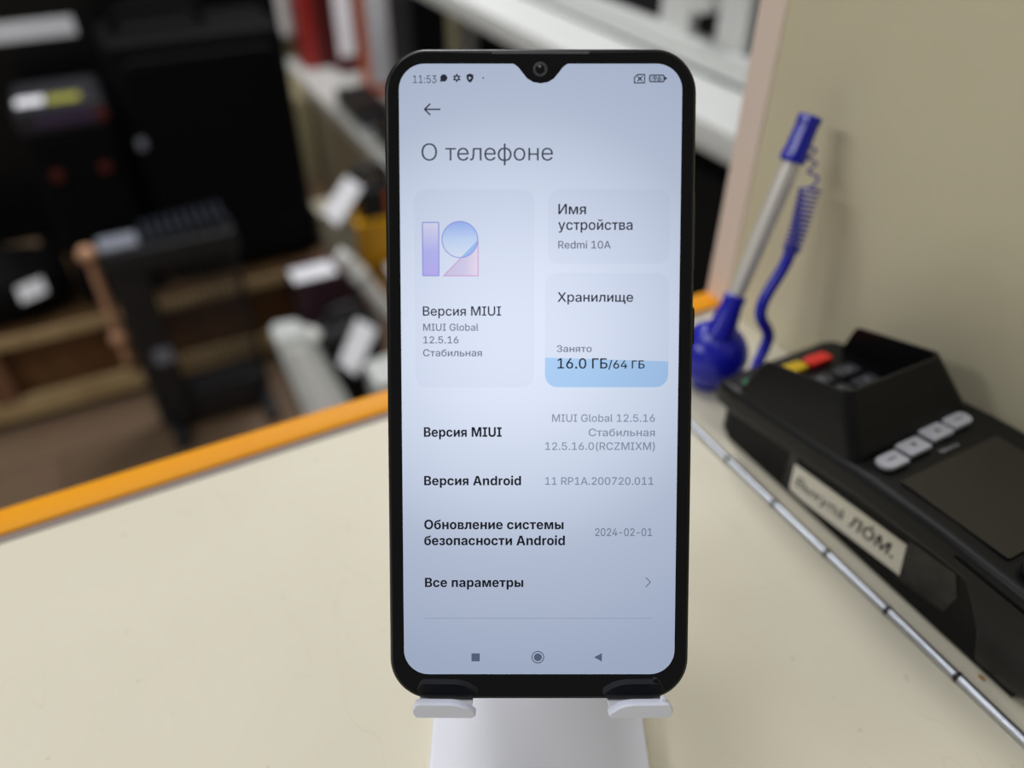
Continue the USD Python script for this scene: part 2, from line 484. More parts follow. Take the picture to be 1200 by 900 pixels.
flat('app_card', Polygon(rrect(-30.6, -1.4, -2.65, 45.4, 2.9)), 'screen_card', 0.04)
flat('app_card', Polygon(rrect(1.9, 31.5, 27.5, 45.4, 2.9)), 'screen_card', 0.04)
card = Polygon(rrect(1.24, 31.5, -2.58, 25.3, 3.0))
flat('app_card', card, 'screen_card', 0.04)
flat('storage_bar', card.intersection(Polygon([(0, -5), (33, -5), (33, 3.7), (1, 4.7)])), 'screen_blue', 0.055, 'light blue storage level')
for t, x0, x1, y, h, k, w in [
    ("11:53", -30.58, -24.97, 70.52, 1.80, "s", 400),
    ("О телефоне", -28.66, 3.01, 52.25, 4.05, "title", 340),
    ("Имя", 4.37, 11.09, 39.45, 2.49, "dk", 520),
    ("устройства", 4.37, 22.40, 35.68, 2.50, "dk", 520),
    ("Redmi 10A", 4.38, 17.15, 31.19, 1.85, "md", 520),
    ("Версия MIUI", -28.64, -9.52, 14.93, 2.29, "dk", 520),
    ("MIUI Global", -28.59, -15.07, 11.24, 1.75, "md", 520),
    ("12.5.16", -28.58, -19.94, 8.16, 1.75, "md", 520),
    ("Стабильная", -28.65, -14.22, 5.00, 1.76, "md", 520),
    ("Хранилище", 4.25, 22.73, 18.30, 2.34, "dk", 520),
    ("Занято", 4.15, 12.71, 6.06, 1.67, "md", 520),
    ("16.0 ГБ", 4.28, 16.59, 2.02, 2.52, "bk", 520),
    ("/64 ГБ", 16.77, 25.71, 2.02, 2.01, "bk", 520),
    ("Версия MIUI", -28.59, -9.40, -14.86, 2.40, "bk", 720),
    ("MIUI Global 12.5.16", 3.03, 28.39, -11.15, 1.90, "lt", 520),
    ("Стабильная", 12.06, 28.42, -14.71, 1.91, "lt", 520),
    ("12.5.16.0(RCZMIXM)", 1.35, 28.46, -18.13, 1.91, "lt", 520),
    ("Версия Android", -28.62, -4.62, -26.94, 2.35, "bk", 720),
    ("11 RP1A.200720.011", 1.35, 28.20, -26.84, 1.92, "lt", 520),
    ("Обновление системы", -28.66, 5.97, -38.00, 2.43, "bk", 720),
    ("безопасности Android", -28.70, 6.32, -42.03, 2.44, "bk", 720),
    ("2024-02-01", 13.84, 28.00, -39.72, 2.00, "lt", 520),
    ("Все параметры", -28.59, -4.03, -52.65, 2.39, "bk", 720)]:
    part('screen_text', ph(text_mesh(t, x0, x1, y, h, w, z0=0.07, depth=0.012)), 'screen_ink_' + k, disp, smooth=False)
# status icons
ic = 'screen_ink_dk'
flat('status_icon', Point(-23.2, 71.7).buffer(0.85).union(Polygon([(-24.1, 70.8), (-23.9, 71.8), (-23.0, 70.95)])), ic, 0.07)
gear = Point(-20.1, 71.7).buffer(0.62)
for k in range(6):
    gear = gear.union(affinity.rotate(sbox(-20.1 - 0.22, 71.7 + 0.4, -20.1 + 0.22, 71.7 + 0.92), 60 * k, origin=(-20.1, 71.7)))
flat('status_icon', gear.difference(Point(-20.1, 71.7).buffer(0.33)), ic, 0.07)
sh = Polygon([(-17.75, 72.4), (-16.92, 72.75), (-16.1, 72.4), (-16.1, 71.6), (-16.45, 70.95), (-16.92, 70.6), (-17.4, 70.95), (-17.75, 71.6)])
flat('status_icon', sh.difference(Polygon([(-17.2, 72.1), (-16.5, 71.7), (-17.2, 71.25)])), ic, 0.07)
flat('status_icon', Point(-13.75, 71.7).buffer(0.18), ic, 0.07)
sim = Polygon([(22.5, 70.55), (24.95, 70.55), (24.95, 72.5), (23.25, 72.5), (22.5, 71.8)]).buffer(0.12)
flat('status_icon', ring(sim, 0.26).union(seg((23.35, 71.05), (24.3, 72.0), 0.28)).union(seg((23.35, 72.0), (24.3, 71.05), 0.28)), ic, 0.07)
bat = Polygon(rrect(26.0, 29.75, 70.68, 72.5, 0.5))
flat('status_icon', bat, 'screen_line', 0.06)
flat('status_icon', ring(bat, 0.24).union(Polygon([(29.75, 71.95), (30.3, 71.6), (29.75, 71.25)]).buffer(0.06)), ic, 0.075)
part('screen_text', ph(text_mesh("96", 27.0, 28.85, 71.02, 1.15, 500, z0=0.075, depth=0.012)), ic, disp, smooth=False)
flat('back_arrow', seg((-27.8, 64.33), (-24.2, 64.33), 0.34).union(seg((-27.85, 64.33), (-26.6, 65.55), 0.34)).union(seg((-27.85, 64.33), (-26.6, 63.1), 0.34)), 'screen_ink_dk', 0.07)
# big "12" emblem
bar = Polygon(rrect(-28.7, -24.5, 24.5, 37.6, 0.25))
flat('emblem', bar, 'logo_violet', 0.07)
flat('emblem', ring(bar, 0.25), 'logo_edge', 0.085)
tri = Polygon([(-23.75, 24.5), (-15.0, 24.5), (-15.0, 33.4)])
flat('emblem', tri, 'logo_pink', 0.065)
flat('emblem', ring(tri, 0.22), 'logo_edge_pink', 0.075)
circ = Point(-19.5, 33.35).buffer(4.45)
flat('emblem', circ, 'logo_blue', 0.085)
flat('emblem', circ.intersection(tri), 'logo_deep', 0.1)
flat('emblem', ring(circ, 0.22), 'logo_edge', 0.115)
# list arrow, dividers, navigation
flat('list_arrow', seg((26.65, -50.3), (27.75, -51.42), 0.26).union(seg((27.75, -51.42), (26.65, -52.55), 0.26)), 'screen_ink_lt', 0.07)
flat('divider', sbox(-28.8, -60.72, 27.9, -60.55), 'screen_line', 0.06)
flat('navigation_icon', Polygon(rrect(-17.05, -14.95, -71.7, -69.65, 0.15)), 'screen_nav', 0.07)
flat('navigation_icon', Point(-0.34, -70.65).buffer(1.0).union(ring(Point(-0.34, -70.65).buffer(1.6), 0.24)), 'screen_nav', 0.07)
flat('navigation_icon', Polygon([(13.8, -70.65), (15.75, -69.6), (15.75, -71.75)]), 'screen_nav', 0.07)

# ------------------------------------------------------------------ the white phone stand (thing axes: x across, y away from the viewer, z up)
SC = PFOOT + RIGHT * 0.0013
SO = np.array([SC[0], SC[1], 1.0])
stand = thing('phone_stand', 'white plastic phone stand with two hooks, under the phone on the counter', 'phone stand', M=gfm(RIGHT, fh, (0, 0, 1), SO))
L2 = np.array([RIGHT, fh, (0, 0, 1)]).T


def st_(m):
    """From phone axes (millimetres, screen-centre origin) to the stand's own axes."""
    m = ph(m)
    v = np.asarray(m.vertices)
    w = PFOOT + v[:, :1] * PX + v[:, 1:2] * PY + v[:, 2:] * PZ
    m.vertices = (w - SO) @ L2
    return m


part('base', slab(-0.0328, 0.0328, -0.060, 0.085, 0.0, 0.005, r=0.004, bev=0.0012), 'white_plastic', stand)
part('back_plate', st_(slab(-31, 33, -84.2, 30, -12.6, -8.95, r=4, bev=0.8)), 'white_plastic', stand)
# support arm from the base's rear up to the back plate
hinge = st_(trimesh.Trimesh([(0, -8, -13.2), (0, -8, -13.2), (0, -8, -13.2)], [(0, 1, 2)], process=False)).vertices[0]
arm_b = np.array([hinge[0], 0.072, 0.0052])
dv = hinge - arm_b
al = np.linalg.norm(dv)
part('support_arm', along(slab(-0.0045, 0.0045, -0.024, 0.024, 0, al, r=0.0015, bev=0.001), arm_b + [0, -0.003, 0.002], hinge + [0, 0.001, 0]) if False else put(slab(-0.024, 0.024, -0.003, 0.003, 0.0, al - 0.0005, r=0.0012, bev=0.0008), (1, 0, 0), np.cross(dv / al, (1, 0, 0)), dv / al, arm_b + [0, 0, 0.0022]), 'white_plastic', stand)
for s in (-1, 1):
    # lip outline seen from the front: outer end nearly square, inner end swept down
    xo, xi = (-31.2, -15.6) if s < 0 else (32.4, 16.6)
    d = 1 if s < 0 else -1
    lip = np.array([(xo, -81.6), (xo - 0.1 * d, -80.9), (xo + 0.5 * d, -79.7), (xo + 1.2 * d, -79.3), (xo + 9.6 * d, -79.4), (xo + 11.6 * d, -79.7), (xo + 13.4 * d, -80.4), (xo + 14.7 * d, -81.3), (xi, -81.9), (xi - 0.2 * d, -82.6), (xi - 0.9 * d, -83.0), (xo + 0.8 * d, -82.9)])
    lp = Polygon(lip).buffer(-0.5).buffer(0.5, quad_segs=6)
    loops = []
    base_poly = np.array(lp.exterior.coords)[:-1]
    c0 = base_poly.mean(0)
    ex = lp.exterior
    pts = np.array([ex.interpolate(t, normalized=True).coords[0] for t in np.linspace(0, 1, 64, endpoint=False)])
    for sc, zz in ((0.90, 3.9), (1.0, 4.3), (1.0, 6.1), (0.965, 6.8), (0.86, 7.2)):
        q = c0 + (pts - c0) * [1 - (1 - sc) * 0.35, sc]
        loops.append(np.c_[q, np.full(len(q), zz)])
    hk = loft(loops)
    tg = slab(min(xo, xi) + 0.8, max(xo, xi) - 1.2, -84.0, -82.15, -11.5, 5.0, r=0.6, bev=0.3) if False else put(slab(min(xo, xi) + 0.8, max(xo, xi) - 1.2, -11.5, 5.0, 82.12, 83.0, r=0.6, bev=0.2), (1, 0, 0), (0, 0, 1), (0, -1, 0))
    h = part('hook', st_(trimesh.util.concatenate([hk, tg])), 'white_plastic', stand, smooth=40)
    if s > 0:
        part('nub', st_(slab(29.6, 31.0, -79.6, -78.4, 4.4, 6.2, r=0.5, bev=0.3)), 'white_plastic', h)

# ------------------------------------------------------------------ payment terminal


def zt(b):
    return np.interp(-np.asarray(b), [0.09, 0.1035, 0.14, 0.17, 0.20, 0.225, 0.26], [1.0295, 1.0325, 1.0380, 1.0425, 1.0450, 1.0458, 1.0458])


TO = np.array([-0.042, -0.172, 1.0])
term = thing('payment_terminal', 'black card payment terminal with a hooded keypad and a paper label, by the wall', 'card terminal', TO)


def tt(m, top=False):
    m = m.copy()
    v = np.array(m.vertices)
    if top:
        v[:, 2] += zt(v[:, 1])
    m.vertices = v - TO
    return m


# lower body: sides tucked in below the overhanging shell
secs = []
for b, ins, zb in ((-0.0895, 0.012, 1.012), (-0.091, 0.006, 1.006), (-0.095, 0.0015, 1.002), (-0.101, 0, 1.0005), (-0.240, 0, 1.0005)):
    p = rrect(-0.0702 + ins, -0.0125 - ins, zb, zt(b) - 0.010, (0.0008, 0.0008, 0.002, 0.002), 4)
    secs.append(np.c_[p[:, 0], np.full(len(p), b), p[:, 1]])
part('lower_body', tt(loft(secs)), 'black_recess', term, label='matt black recessed side')
secs = []
for b, ins in ((-0.0905, 0.0065), (-0.0915, 0.0035), (-0.0945, 0.0012), (-0.1035, 0.0), (-0.14, 0), (-0.17, 0), (-0.200, 0), (-0.225, 0), (-0.245, 0), (-0.250, 0.0025), (-0.2525, 0.006)):
    a1 = -0.0062
    p = rrect(-0.0770 + ins, a1 - ins, zt(b) - 0.0130 + ins * 0.4, zt(b) - ins * 0.35, (0.0045, 0.0045, 0.0036, 0.0036), 6)
    secs.append(np.c_[p[:, 0], np.full(len(p), b), p[:, 1]])
part('upper_shell', tt(loft(secs)), 'black_plastic', term)
secs = []
for zz, al_, bf, bk in ((1.0005, -0.0690, -0.2250, -0.2440), (1.003, -0.0705, -0.2250, -0.2470), (1.008, -0.0722, -0.2245, -0.2495), (1.018, -0.0745, -0.2225, -0.2512), (1.028, -0.0772, -0.2185, -0.2520), (1.036, -0.0778, -0.2130, -0.2520), (1.0405, -0.0778, -0.2070, -0.2520)):
    p = rrect(al_, -0.0110, bk, bf, (0.010, 0.010, 0.0015, 0.0015), 6)
    secs.append(np.c_[p, np.full(len(p), zz)])
part('rear_housing', tt(loft(secs)), 'black_plastic', term, smooth=50, label='smooth printer end housing')
part('face_plate', tt(slab(-0.0728, -0.0104, -0.240, -0.1015, 0.0, 0.0006, r=0.005, bev=0.0003), True), 'dark_gloss', term)
part('display', tt(slab(-0.0695, -0.0195, -0.2185, -0.1785, 0.0004, 0.0010, r=0.001, bev=0.0002), True), 'lcd_brown', term, label='dark brown unlit display')
part('printer_cover', tt(slab(-0.0720, -0.0110, -0.2495, -0.2215, 0.0004, 0.0035, r=0.004, bev=0.001), True), 'black_plastic', term)
part('printed_text', tt(text_mesh("Menu", -0.0445, -0.0355, -0.1755, 0.0016, 500, z0=0.0007), True), 'print_pale', term, smooth=False)
# keypad hood, open on the far side
import manifold3d as m3


def man(tm):
    return m3.Manifold(m3.Mesh(np.asarray(tm.vertices, np.float32), np.asarray(tm.faces, np.uint32)))


def hood_loop(x0, x1, y0, y1, z, r, zfar=None):
    p = rrect(x0, x1, y0, y1, r, 6)
    zz = np.full(len(p), z)
    if zfar is not None:
        t = (p[:, 1] - y0) / (y1 - y0)
        zz = z + (zfar - z) * np.clip(t, 0, 1)
    return np.c_[p, zz]


outer = loft([hood_loop(-0.0752, -0.0125, -0.1645, -0.1030, 1.0300, 0.005), hood_loop(-0.0752, -0.0125, -0.1645, -0.1030, 1.0424, 0.005, 1.0330), hood_loop(-0.0700, -0.0182, -0.1492, -0.1080, 1.0605, 0.005, 1.0490), hood_loop(-0.0696, -0.0186, -0.1488, -0.1082, 1.0612, 0.0048, 1.0496)])
inner = loft([hood_loop(-0.0722, -0.0155, -0.1610, -0.0900, 1.0200, 0.004), hood_loop(-0.0722, -0.0155, -0.1610, -0.0900, 1.0400, 0.004, 1.032), hood_loop(-0.0680, -0.0202, -0.1470, -0.0900, 1.0620, 0.004, 1.0500), hood_loop(-0.0680, -0.0202, -0.1470, -0.0900, 1.0740, 0.004, 1.0740)])
hood = man(outer) - man(inner)
hm = hood.to_mesh()
part('keypad_hood', tt(trimesh.Trimesh(hm.vert_properties[:, :3], hm.tri_verts)), 'black_plastic', term, smooth=35, label='raised privacy hood around the keypad')
# keys
DIG = ["123", "456", "789", "*0#"]
for r in range(4):
    for c in range(3):
        x, y = -0.0585 + 0.0146 * c, -0.1480 + 0.0098 * r
        k = part('key', tt(slab(x - 0.0058, x + 0.0058, y - 0.0034, y + 0.0034, 0.0003, 0.0026, r=0.002, bev=0.0008), True), 'key_dark', term)
        part('key_digit', tt(put(text_mesh(DIG[r][2 - c], -0.0010, 0.0010, -0.0015, 0.0030, 600, z0=0.0), (-1, 0, 0), (0, -1, 0), (0, 0, 1), (x, y, 0.0027)), True), 'print_pale', k, smooth=False)
for x, w, m_ in ((-0.0672, 0.0052, 'key_green'), (-0.0465, 0.0060, 'key_yellow'), (-0.0325, 0.0062, 'key_red')):
    part('key', tt(slab(x - w, x + w, -0.1092, -0.1022, 0.0003, 0.0034, r=0.002, bev=0.0009), True), m_, term, label={'key_green': 'green key', 'key_yellow': 'yellow key', 'key_red': 'red key'}[m_])
for k, (x, y) in enumerate(((-0.0645, -0.1700), (-0.0512, -0.1685), (-0.0372, -0.1668), (-0.0242, -0.1658))):
    fk = part('function_key', tt(slab(x - 0.0056, x + 0.0056, y - 0.0038, y + 0.0038, 0.0003, 0.0026, r=[(0.0035, 0.001, 0.001, 0.0035), 0.001, 0.001, (0.001, 0.0035, 0.0035, 0.001)][k], bev=0.0008), True), 'key_grey', term, label='pale grey function key')
    if k in (0, 3):
        mk = slab(x - 0.0022, x + 0.0022, y - 0.0003, y + 0.0003, 0.0026, 0.00265, r=0.0001, bev=0.00001)
    else:
        mk = prism([(x - 0.0012, y - 0.0010), (x + 0.0012, y - 0.0010), (x, y + 0.0012)] if k == 2 else [(x - 0.0012, y + 0.0010), (x, y - 0.0012), (x + 0.0012, y + 0.0010)], 0.0026, 0.00265)
    part('key_symbol', tt(mk, True), 'key_dark', fk, smooth=False)
# paper label under clear tape on the recessed side; reads along -y
LX, LY, LZ, LO = (0, -1, 0), (0, 0, 1), (-1, 0, 0), (-0.0703, 0, 0)
part('tape', tt(put(prism([(0.1345, 1.004), (0.1385, 1.0035), (0.1385, 1.0215), (0.1345, 1.022)], 0.0, 0.0003), LX, LY, LZ, LO)), 'tape', term)
part('tape', tt(put(prism([(0.1915, 1.0070), (0.2105, 1.0100), (0.2120, 1.0200), (0.2080, 1.0280), (0.1905, 1.0260)], 0.0, 0.0003), LX, LY, LZ, LO)), 'tape', term)
lb = part('paper_label', tt(put(prism([(0.1387, 1.0045), (0.1400, 1.0035), (0.1460, 1.0036), (0.1925, 1.0092), (0.1902, 1.0234), (0.1378, 1.0172)], 0.0, 0.0004), LX, LY, LZ, LO)), 'paper', term, smooth=False, label='white paper label with black lettering')
tx = math.cos(math.radians(6.6)), math.sin(math.radians(6.6))
tm = [text_mesh("Выкупá", 0.0022, 0.0262, 0.0032, 0.0050, 500, shear=0.22), text_mesh("ЛÓМ.", 0.0295, 0.0495, 0.0030, 0.0058, 650, shear=0.15)]
part('lettering', tt(put(put(trimesh.util.concatenate(tm), (tx[0], tx[1], 0), (-tx[1], tx[0], 0), (0, 0, 1), (0.1390, 1.0047, 0.00045)), LX, LY, LZ, LO)), 'ink', lb, smooth=False)

# ------------------------------------------------------------------ telescopic rod lying beside the terminal
rod = thing('telescopic_rod', 'thin silver segmented rod lying on the counter in front of the terminal', 'rod', (-0.080, -0.0268, 1.0))
for k in range(10):
    r = 0.00150 + 0.00003 * k
    y0 = -0.0268 - 0.0287 * k
    part('segment', along(lathe([(r * 0.85, 0), (r, 0.0003), (r, 0.0272), (r * 0.85, 0.0275)], 20), (0, y0 + 0.0268, 0.0018), (0, y0 + 0.0268 - 1, 0.0018)), 'rod_steel', rod, smooth=30)
    if k < 9:
        part('joint', along(lathe([(r * 0.8, 0.02745), (r * 1.12, 0.0276), (r * 1.12, 0.0286), (r * 0.8, 0.02875)], 20), (0, y0 + 0.0268, 0.0018), (0, y0 + 0.0268 - 1, 0.0018)), 'rod_joint', rod, smooth=30, label='black joint ring')
cr = meshkit
ico = trimesh.creation.icosphere(1, 0.0009)
ico.vertices *= [0.7, 1.5, 0.6]
ico.apply_translation((0, 0, 0.0005))
c = thing('crumb', 'tiny orange brown crumb on the counter by the end of the terminal', 'crumb', (-0.0721, -0.2308, 1.0))
part('crumb_body', ico, 'crumb', c, smooth=True)

# ------------------------------------------------------------------ pen on a cord in a ball-shaped holder
BC = np.array([-0.0518, -0.0634, 1.0168])
pen = thing('counter_pen', 'blue and silver pen leaning in a round blue desk holder by the wall', 'pen', (BC[0], BC[1], 1.0))
po = np.array([BC[0], BC[1], 1.0])


def pp(m):
    m = m.copy()
    m.apply_translation(-po)
    return m


pa, pb = np.array([-0.0490, -0.0650, 1.0390]), np.array([-0.0160, -0.0560, 1.1228])
ax = (pb - pa) / np.linalg.norm(pb - pa)
R = 0.0166
part('holder_foot', pp(put(lathe([(0, 0), (0.0080, 0), (0.0082, 0.0006), (0.0070, 0.0012), (0, 0.0012)], 32), o=po)), 'blue_plastic', pen)
part('holder_ball', pp(put(lathe([(R * math.sin(math.pi * k / 24), -R * math.cos(math.pi * k / 24)) for k in range(25)], 40), o=BC)), 'blue_plastic', pen, smooth=True, label='glossy blue ball')
part('socket', pp(along(lathe([(0.0072, -0.010), (0.0062, -0.004), (0.0055, 0.001), (0.0049, 0.005), (0.0049, 0.0095), (0.0042, 0.0102), (0, 0.0102)], 28), pa, pb)), 'blue_plastic', pen)
plen = np.linalg.norm(pb - pa)
part('barrel', pp(along(lathe([(0, 0.007), (0.0030, 0.007), (0.0036, 0.014), (0.0039, 0.03), (0.0041, plen - 0.017), (0, plen - 0.017)], 28), pa, pb)), 'steel', pen, label='brushed silver barrel')
part('cap', pp(along(lathe([(0, plen - 0.0195), (0.0054, plen - 0.0195), (0.0057, plen - 0.0185), (0.0056, plen - 0.0155), (0.0052, plen - 0.0145), (0.0048, plen - 0.004), (0.0052, plen - 0.003), (0.0051, plen - 0.0005), (0.0042, plen), (0, plen)], 10), pa, pb)), 'blue_plastic', pen, smooth=20, label='faceted blue end cap')
# the cord: closed coil from the holder, opening into a loose spiral, up to the cap
low = spline([(-0.0530, -0.0830, 1.0040), (-0.0490, -0.0850, 1.0110), (-0.0466, -0.0858, 1.0185), (-0.0426, -0.0836, 1.0240), (-0.0385, -0.0815, 1.0350), (-0.0435, -0.0790, 1.0455), (-0.0404, -0.0770, 1.0544), (-0.0353, -0.0765, 1.0627), (-0.0310, -0.0755, 1.0712)], 90)
part('cord', pp(tube(low, 0.0026, 12)), 'blue_plastic', pen, smooth=True, label='blue cord')
up_ = spline([(-0.0310, -0.0755, 1.0712), (-0.0264, -0.0731, 1.0812), (-0.0231, -0.0705, 1.0892), (-0.0198, -0.0680, 1.0965)], 420)
tdir = np.gradient(up_, axis=0)
tdir /= np.linalg.norm(tdir, axis=1, keepdims=True)
e1 = np.cross(tdir, RIGHT)
e1 /= np.linalg.norm(e1, axis=1, keepdims=True)
e2 = np.cross(tdir, e1)
ang = 2 * np.pi * np.interp(np.linspace(0, 1, 420), [0, 0.12, 0.85, 1], [0, 2.5, 13, 15])
rad = np.interp(np.linspace(0, 1, 420), [0, 0.08, 0.8, 1], [0.0022, 0.0036, 0.0040, 0.0044])
hel = up_ + rad[:, None] * (np.cos(ang)[:, None] * e1 + np.sin(ang)[:, None] * e2)
tail = spline([hel[-1], (-0.0185, -0.0690, 1.0985), (-0.0155, -0.0660, 1.1000), (-0.0190, -0.0640, 1.1020), (-0.0150, -0.0640, 1.1045), (-0.0185, -0.0625, 1.1070), (-0.0150, -0.0615, 1.1085), (-0.0180, -0.0600, 1.1110)], 70)[1:]
part('spiral_cord', pp(tube(np.vstack([hel, tail]), 0.00052, 7)), 'blue_plastic', pen, smooth=True, label='loose blue spiral end of the cord')

# ------------------------------------------------------------------ white shelving unit behind the partition
unit = thing('shelving_unit', 'white metal shelving unit with stepped ledges running back beside the wall', 'shelf', (0.62, 1.5, 0))
uo = np.array([-0.62, -1.5, 0])


def un(m):
    m = m.copy()
    m.apply_translation(uo)
    return m


part('lower_shelf', un(slab(0.386, 0.86, 0.30, 2.95, 0.300, 0.340, r=0.004, bev=0.003)), 'white_metal', unit)
part('front_panel', un(slab(0.390, 0.405, 0.30, 2.95, 0.0, 0.2995)), 'panel_beige', unit, label='grey beige kick panel below the lower shelf')
ush = part('upper_shelf', un(slab(0.386, 0.86, 0.30, 2.2, 0.8620, 0.890, r=0.004, bev=0.006)), 'white_metal', unit)
part('shelf_lip', un(slab(0.3845, 0.3930, 0.30, 2.2, 0.8530, 0.8760, r=0.002, bev=0.002)), 'white_metal', ush)
part('ledge', un(slab(0.4985, 0.86, 0.30, 2.2, 0.8952, 0.930, r=0.004, bev=0.004)), 'white_metal', unit, label='raised white ledge')
part('gap_shade_strip', un(slab(0.5020, 0.86, 0.30, 2.2, 0.8902, 0.8951, r=0.001, bev=0.0005)), 'dark_back', unit, label='black strip standing in for the shade under the ledge')  # solid black strip painted in for the shadow line below the ledge
for y0, y1 in ((0.665, 0.735), (0.545, 0.605), (1.30, 1.36)):
    part('post', un(slab(0.510, 0.5275, y0, y1, 0.9302, 1.60, r=0.003, bev=0.002)), 'white_metal', unit)
part('post', un(slab(0.80, 0.84, 0.32, 0.38, 0.3402, 0.8618)), 'white_metal', unit)
part('post', un(slab(0.80, 0.84, 2.10, 2.16, 0.3402, 0.8618)), 'white_metal', unit)
part('back_panel', un(slab(0.528, 0.542, 0.30, 2.2, 0.9302, 1.60)), 'dark_back', unit, label='black back panel')
part('peg', un(along(lathe([(0, 0), (0.021, 0), (0.024, 0.004), (0.024, 0.030), (0.020, 0.036), (0, 0.036)], 28), (0.5278, 0.632, 0.990), (0.4, 0.632, 0.990))), 'white_metal', unit, label='round white peg between the posts')
part('back_panel', un(slab(0.845, 0.86, 0.30, 2.2, 0.3402, 0.8618)), 'dark_back', unit, label='black back panel of the lower bay')
# dark goods in the bay under the upper shelf
bx = thing('storage_box', 'big plain black box in the shelf bay right below the upper white ledge', 'box', (0.62, 0.62, 0.3402))
part('box_body', slab(-0.20, 0.15, -0.25, 0.30, 0, 0.44, r=0.01, bev=0.006), 'dark_back', bx)
part('lid', slab(-0.205, 0.155, -0.255, 0.305, 0.4402, 0.47, r=0.012, bev=0.006), 'dark_back', bx)

# ------------------------------------------------------------------ boxes on the lower shelf
def carton(name, label, cat, x0, x1, y0, y1, h, m, z=0.3402, band=None, group=None):
    t = thing(name, label, cat, ((x0 + x1) / 2, (y0 + y1) / 2, z), group=group)
    w, d = (x1 - x0) / 2, (y1 - y0) / 2
    part('box_body', slab(-w, w, -d, d, 0, h, r=0.006, bev=0.004), m, t)
    for nm, mm, a0, a1, z0, z1 in band or []:
        part(nm, put(slab(-w + 2 * w * a0, -w + 2 * w * a1, z0, z1, 0, 0.0012, r=0.003, bev=0.0004), (1, 0, 0), (0, 0, 1), (0, -1, 0), (0, -d - 0.0001, 0)), mm, t)
    return t


carton('tool_box', 'tall red box standing on the lower shelf, leftmost of its row', 'box', 0.435, 0.550, 2.76, 2.90, 0.52, 'red_card', band=[('side_band', 'dark_red', 0.42, 1.0, 0.0, 0.52)])
carton('product_box', 'dark red box with a narrow white label, right of the red box', 'box', 0.535, 0.620, 2.655, 2.755, 0.50, 'dark_red', band=[('label', 'label_white', 0.05, 0.80, 0.06, 0.42)])
carton('product_box', 'orange box with a long white label beside the dark blue box', 'box', 0.560, 0.645, 2.36, 2.48, 0.50, 'orange_card', band=[('label', 'label_white', 0.02, 0.92, 0.035, 0.345), ('side_band', 'blue_card', 0.58, 1.0, 0.36, 0.47)])
carton('flat_box', 'low dark grey box lying on the lower shelf in front of the orange box', 'box', 0.42, 0.53, 2.08, 2.34, 0.055, 'tool_black', band=[('side_band', 'grey_panel', 0.1, 0.7, 0.01, 0.04)])
carton('flat_box', 'low black box with a white patch, lying on the lower shelf beside the navy box', 'box', 0.43, 0.56, 1.78, 2.0, 0.07, 'tool_black', band=[('side_band', 'label_white', 0.2, 0.6, 0.01, 0.04)])
carton('product_box', 'dark navy box on the lower shelf next to the phone edge', 'box', 0.600, 0.72, 2.05, 2.25, 0.45, 'navy', band=[('side_band', 'tool_black', 0.1, 0.9, 0.20, 0.36)])

# ------------------------------------------------------------------ things heaped on the floor by the shelving
def paper(parent, name, corners, y, m, t=0.0015):
    """A flat label on a front face at depth y of its thing; corners (x, z) in the thing's axes."""
    return part(name, put(prism(Polygon(corners), 0, t), (1, 0, 0), (0, 0, 1), (0, -1, 0), (0, y - 0.0001, 0)), m, parent, smooth=False)


def card(parent, name, corners, origin, m, t=0.002):
    """A stiff tag leaning in the open; corners are points of the place, origin the foot of its thing."""
    c = np.array(corners, float) - np.asarray(origin, float)
    nrm = np.cross(c[1] - c[0], c[3] - c[0])
    nrm /= np.linalg.norm(nrm)
    return part(name, trimesh.convex.convex_hull(np.vstack([c, c + nrm * t])), m, parent, smooth=False)


t = thing('tool_case', 'pale grey tool case leaning in front of the heap, next to the heater foot', 'case', (-0.028, 1.14, 0))
cs = np.array([(-0.070, 0.252), (-0.055, 0.262), (-0.010, 0.258), (0.006, 0.245), (0.050, 0.100), (0.052, 0.02), (0.04, 0.0), (-0.03, 0.0), (-0.045, 0.03)])
part('case_body', put(prism(Polygon(cs).buffer(-0.008).buffer(0.008), 0, 0.07), (1, 0, 0), (0, 0.45, 1), (0, -1, 0), (0, -0.02, 0)), 'pale_grey', t)
part('side_panel', put(prism(Polygon(cs).buffer(-0.022), 0, 0.004), (1, 0, 0), (0, 0.45, 1), (0, -1, 0), (0, -0.0901, 0)), 'pale_white', t)
t = carton('tool_case', 'black tool case with a big tilted white tag, low in front of the heap', 'case', 0.02, 0.15, 1.20, 1.28, 0.213, 'tool_black', 0.0)
card(t, 'paper_tag', [(0.0247, 1.1584, 0.1655), (0.0972, 1.2128, 0.2335), (0.1357, 1.1893, 0.2041), (0.0553, 1.1334, 0.1342)], (0.085, 1.24, 0), 'label_white')
part('handle', tube(spline([(-0.045, 0.01, 0.212), (-0.04, 0.01, 0.243), (0, 0.01, 0.250), (0.04, 0.01, 0.243), (0.045, 0.01, 0.212)], 30), 0.008), 'tool_black', t, smooth=True)
t = carton('product_box', 'light grey box at the front of the heap beside the phone', 'box', 0.085, 0.22, 1.06, 1.16, 0.125, 'pale_grey', 0.0)
part('lid', slab(-0.070, 0.070, -0.052, 0.052, 0.1252, 0.145, r=0.006, bev=0.004), 'pale_grey', t)
t = carton('product_box', 'maroon box with a white label on its top behind the pale grey case', 'box', 0.0, 0.165, 1.365, 1.4685, 0.270, 'maroon', 0.0)
part('label', slab(-0.082, 0.024, -0.046, 0.022, 0.2701, 0.2712, r=0.004, bev=0.0004), 'label_white', t)
t = thing('paper_roll', 'short pale roll standing between the maroon box and the grey case', 'roll', (-0.011, 1.30, 0))
part('roll_body', lathe([(0, 0), (0.034, 0), (0.036, 0.01), (0.036, 0.165), (0.030, 0.172), (0, 0.172)], 28), 'pale_white', t)
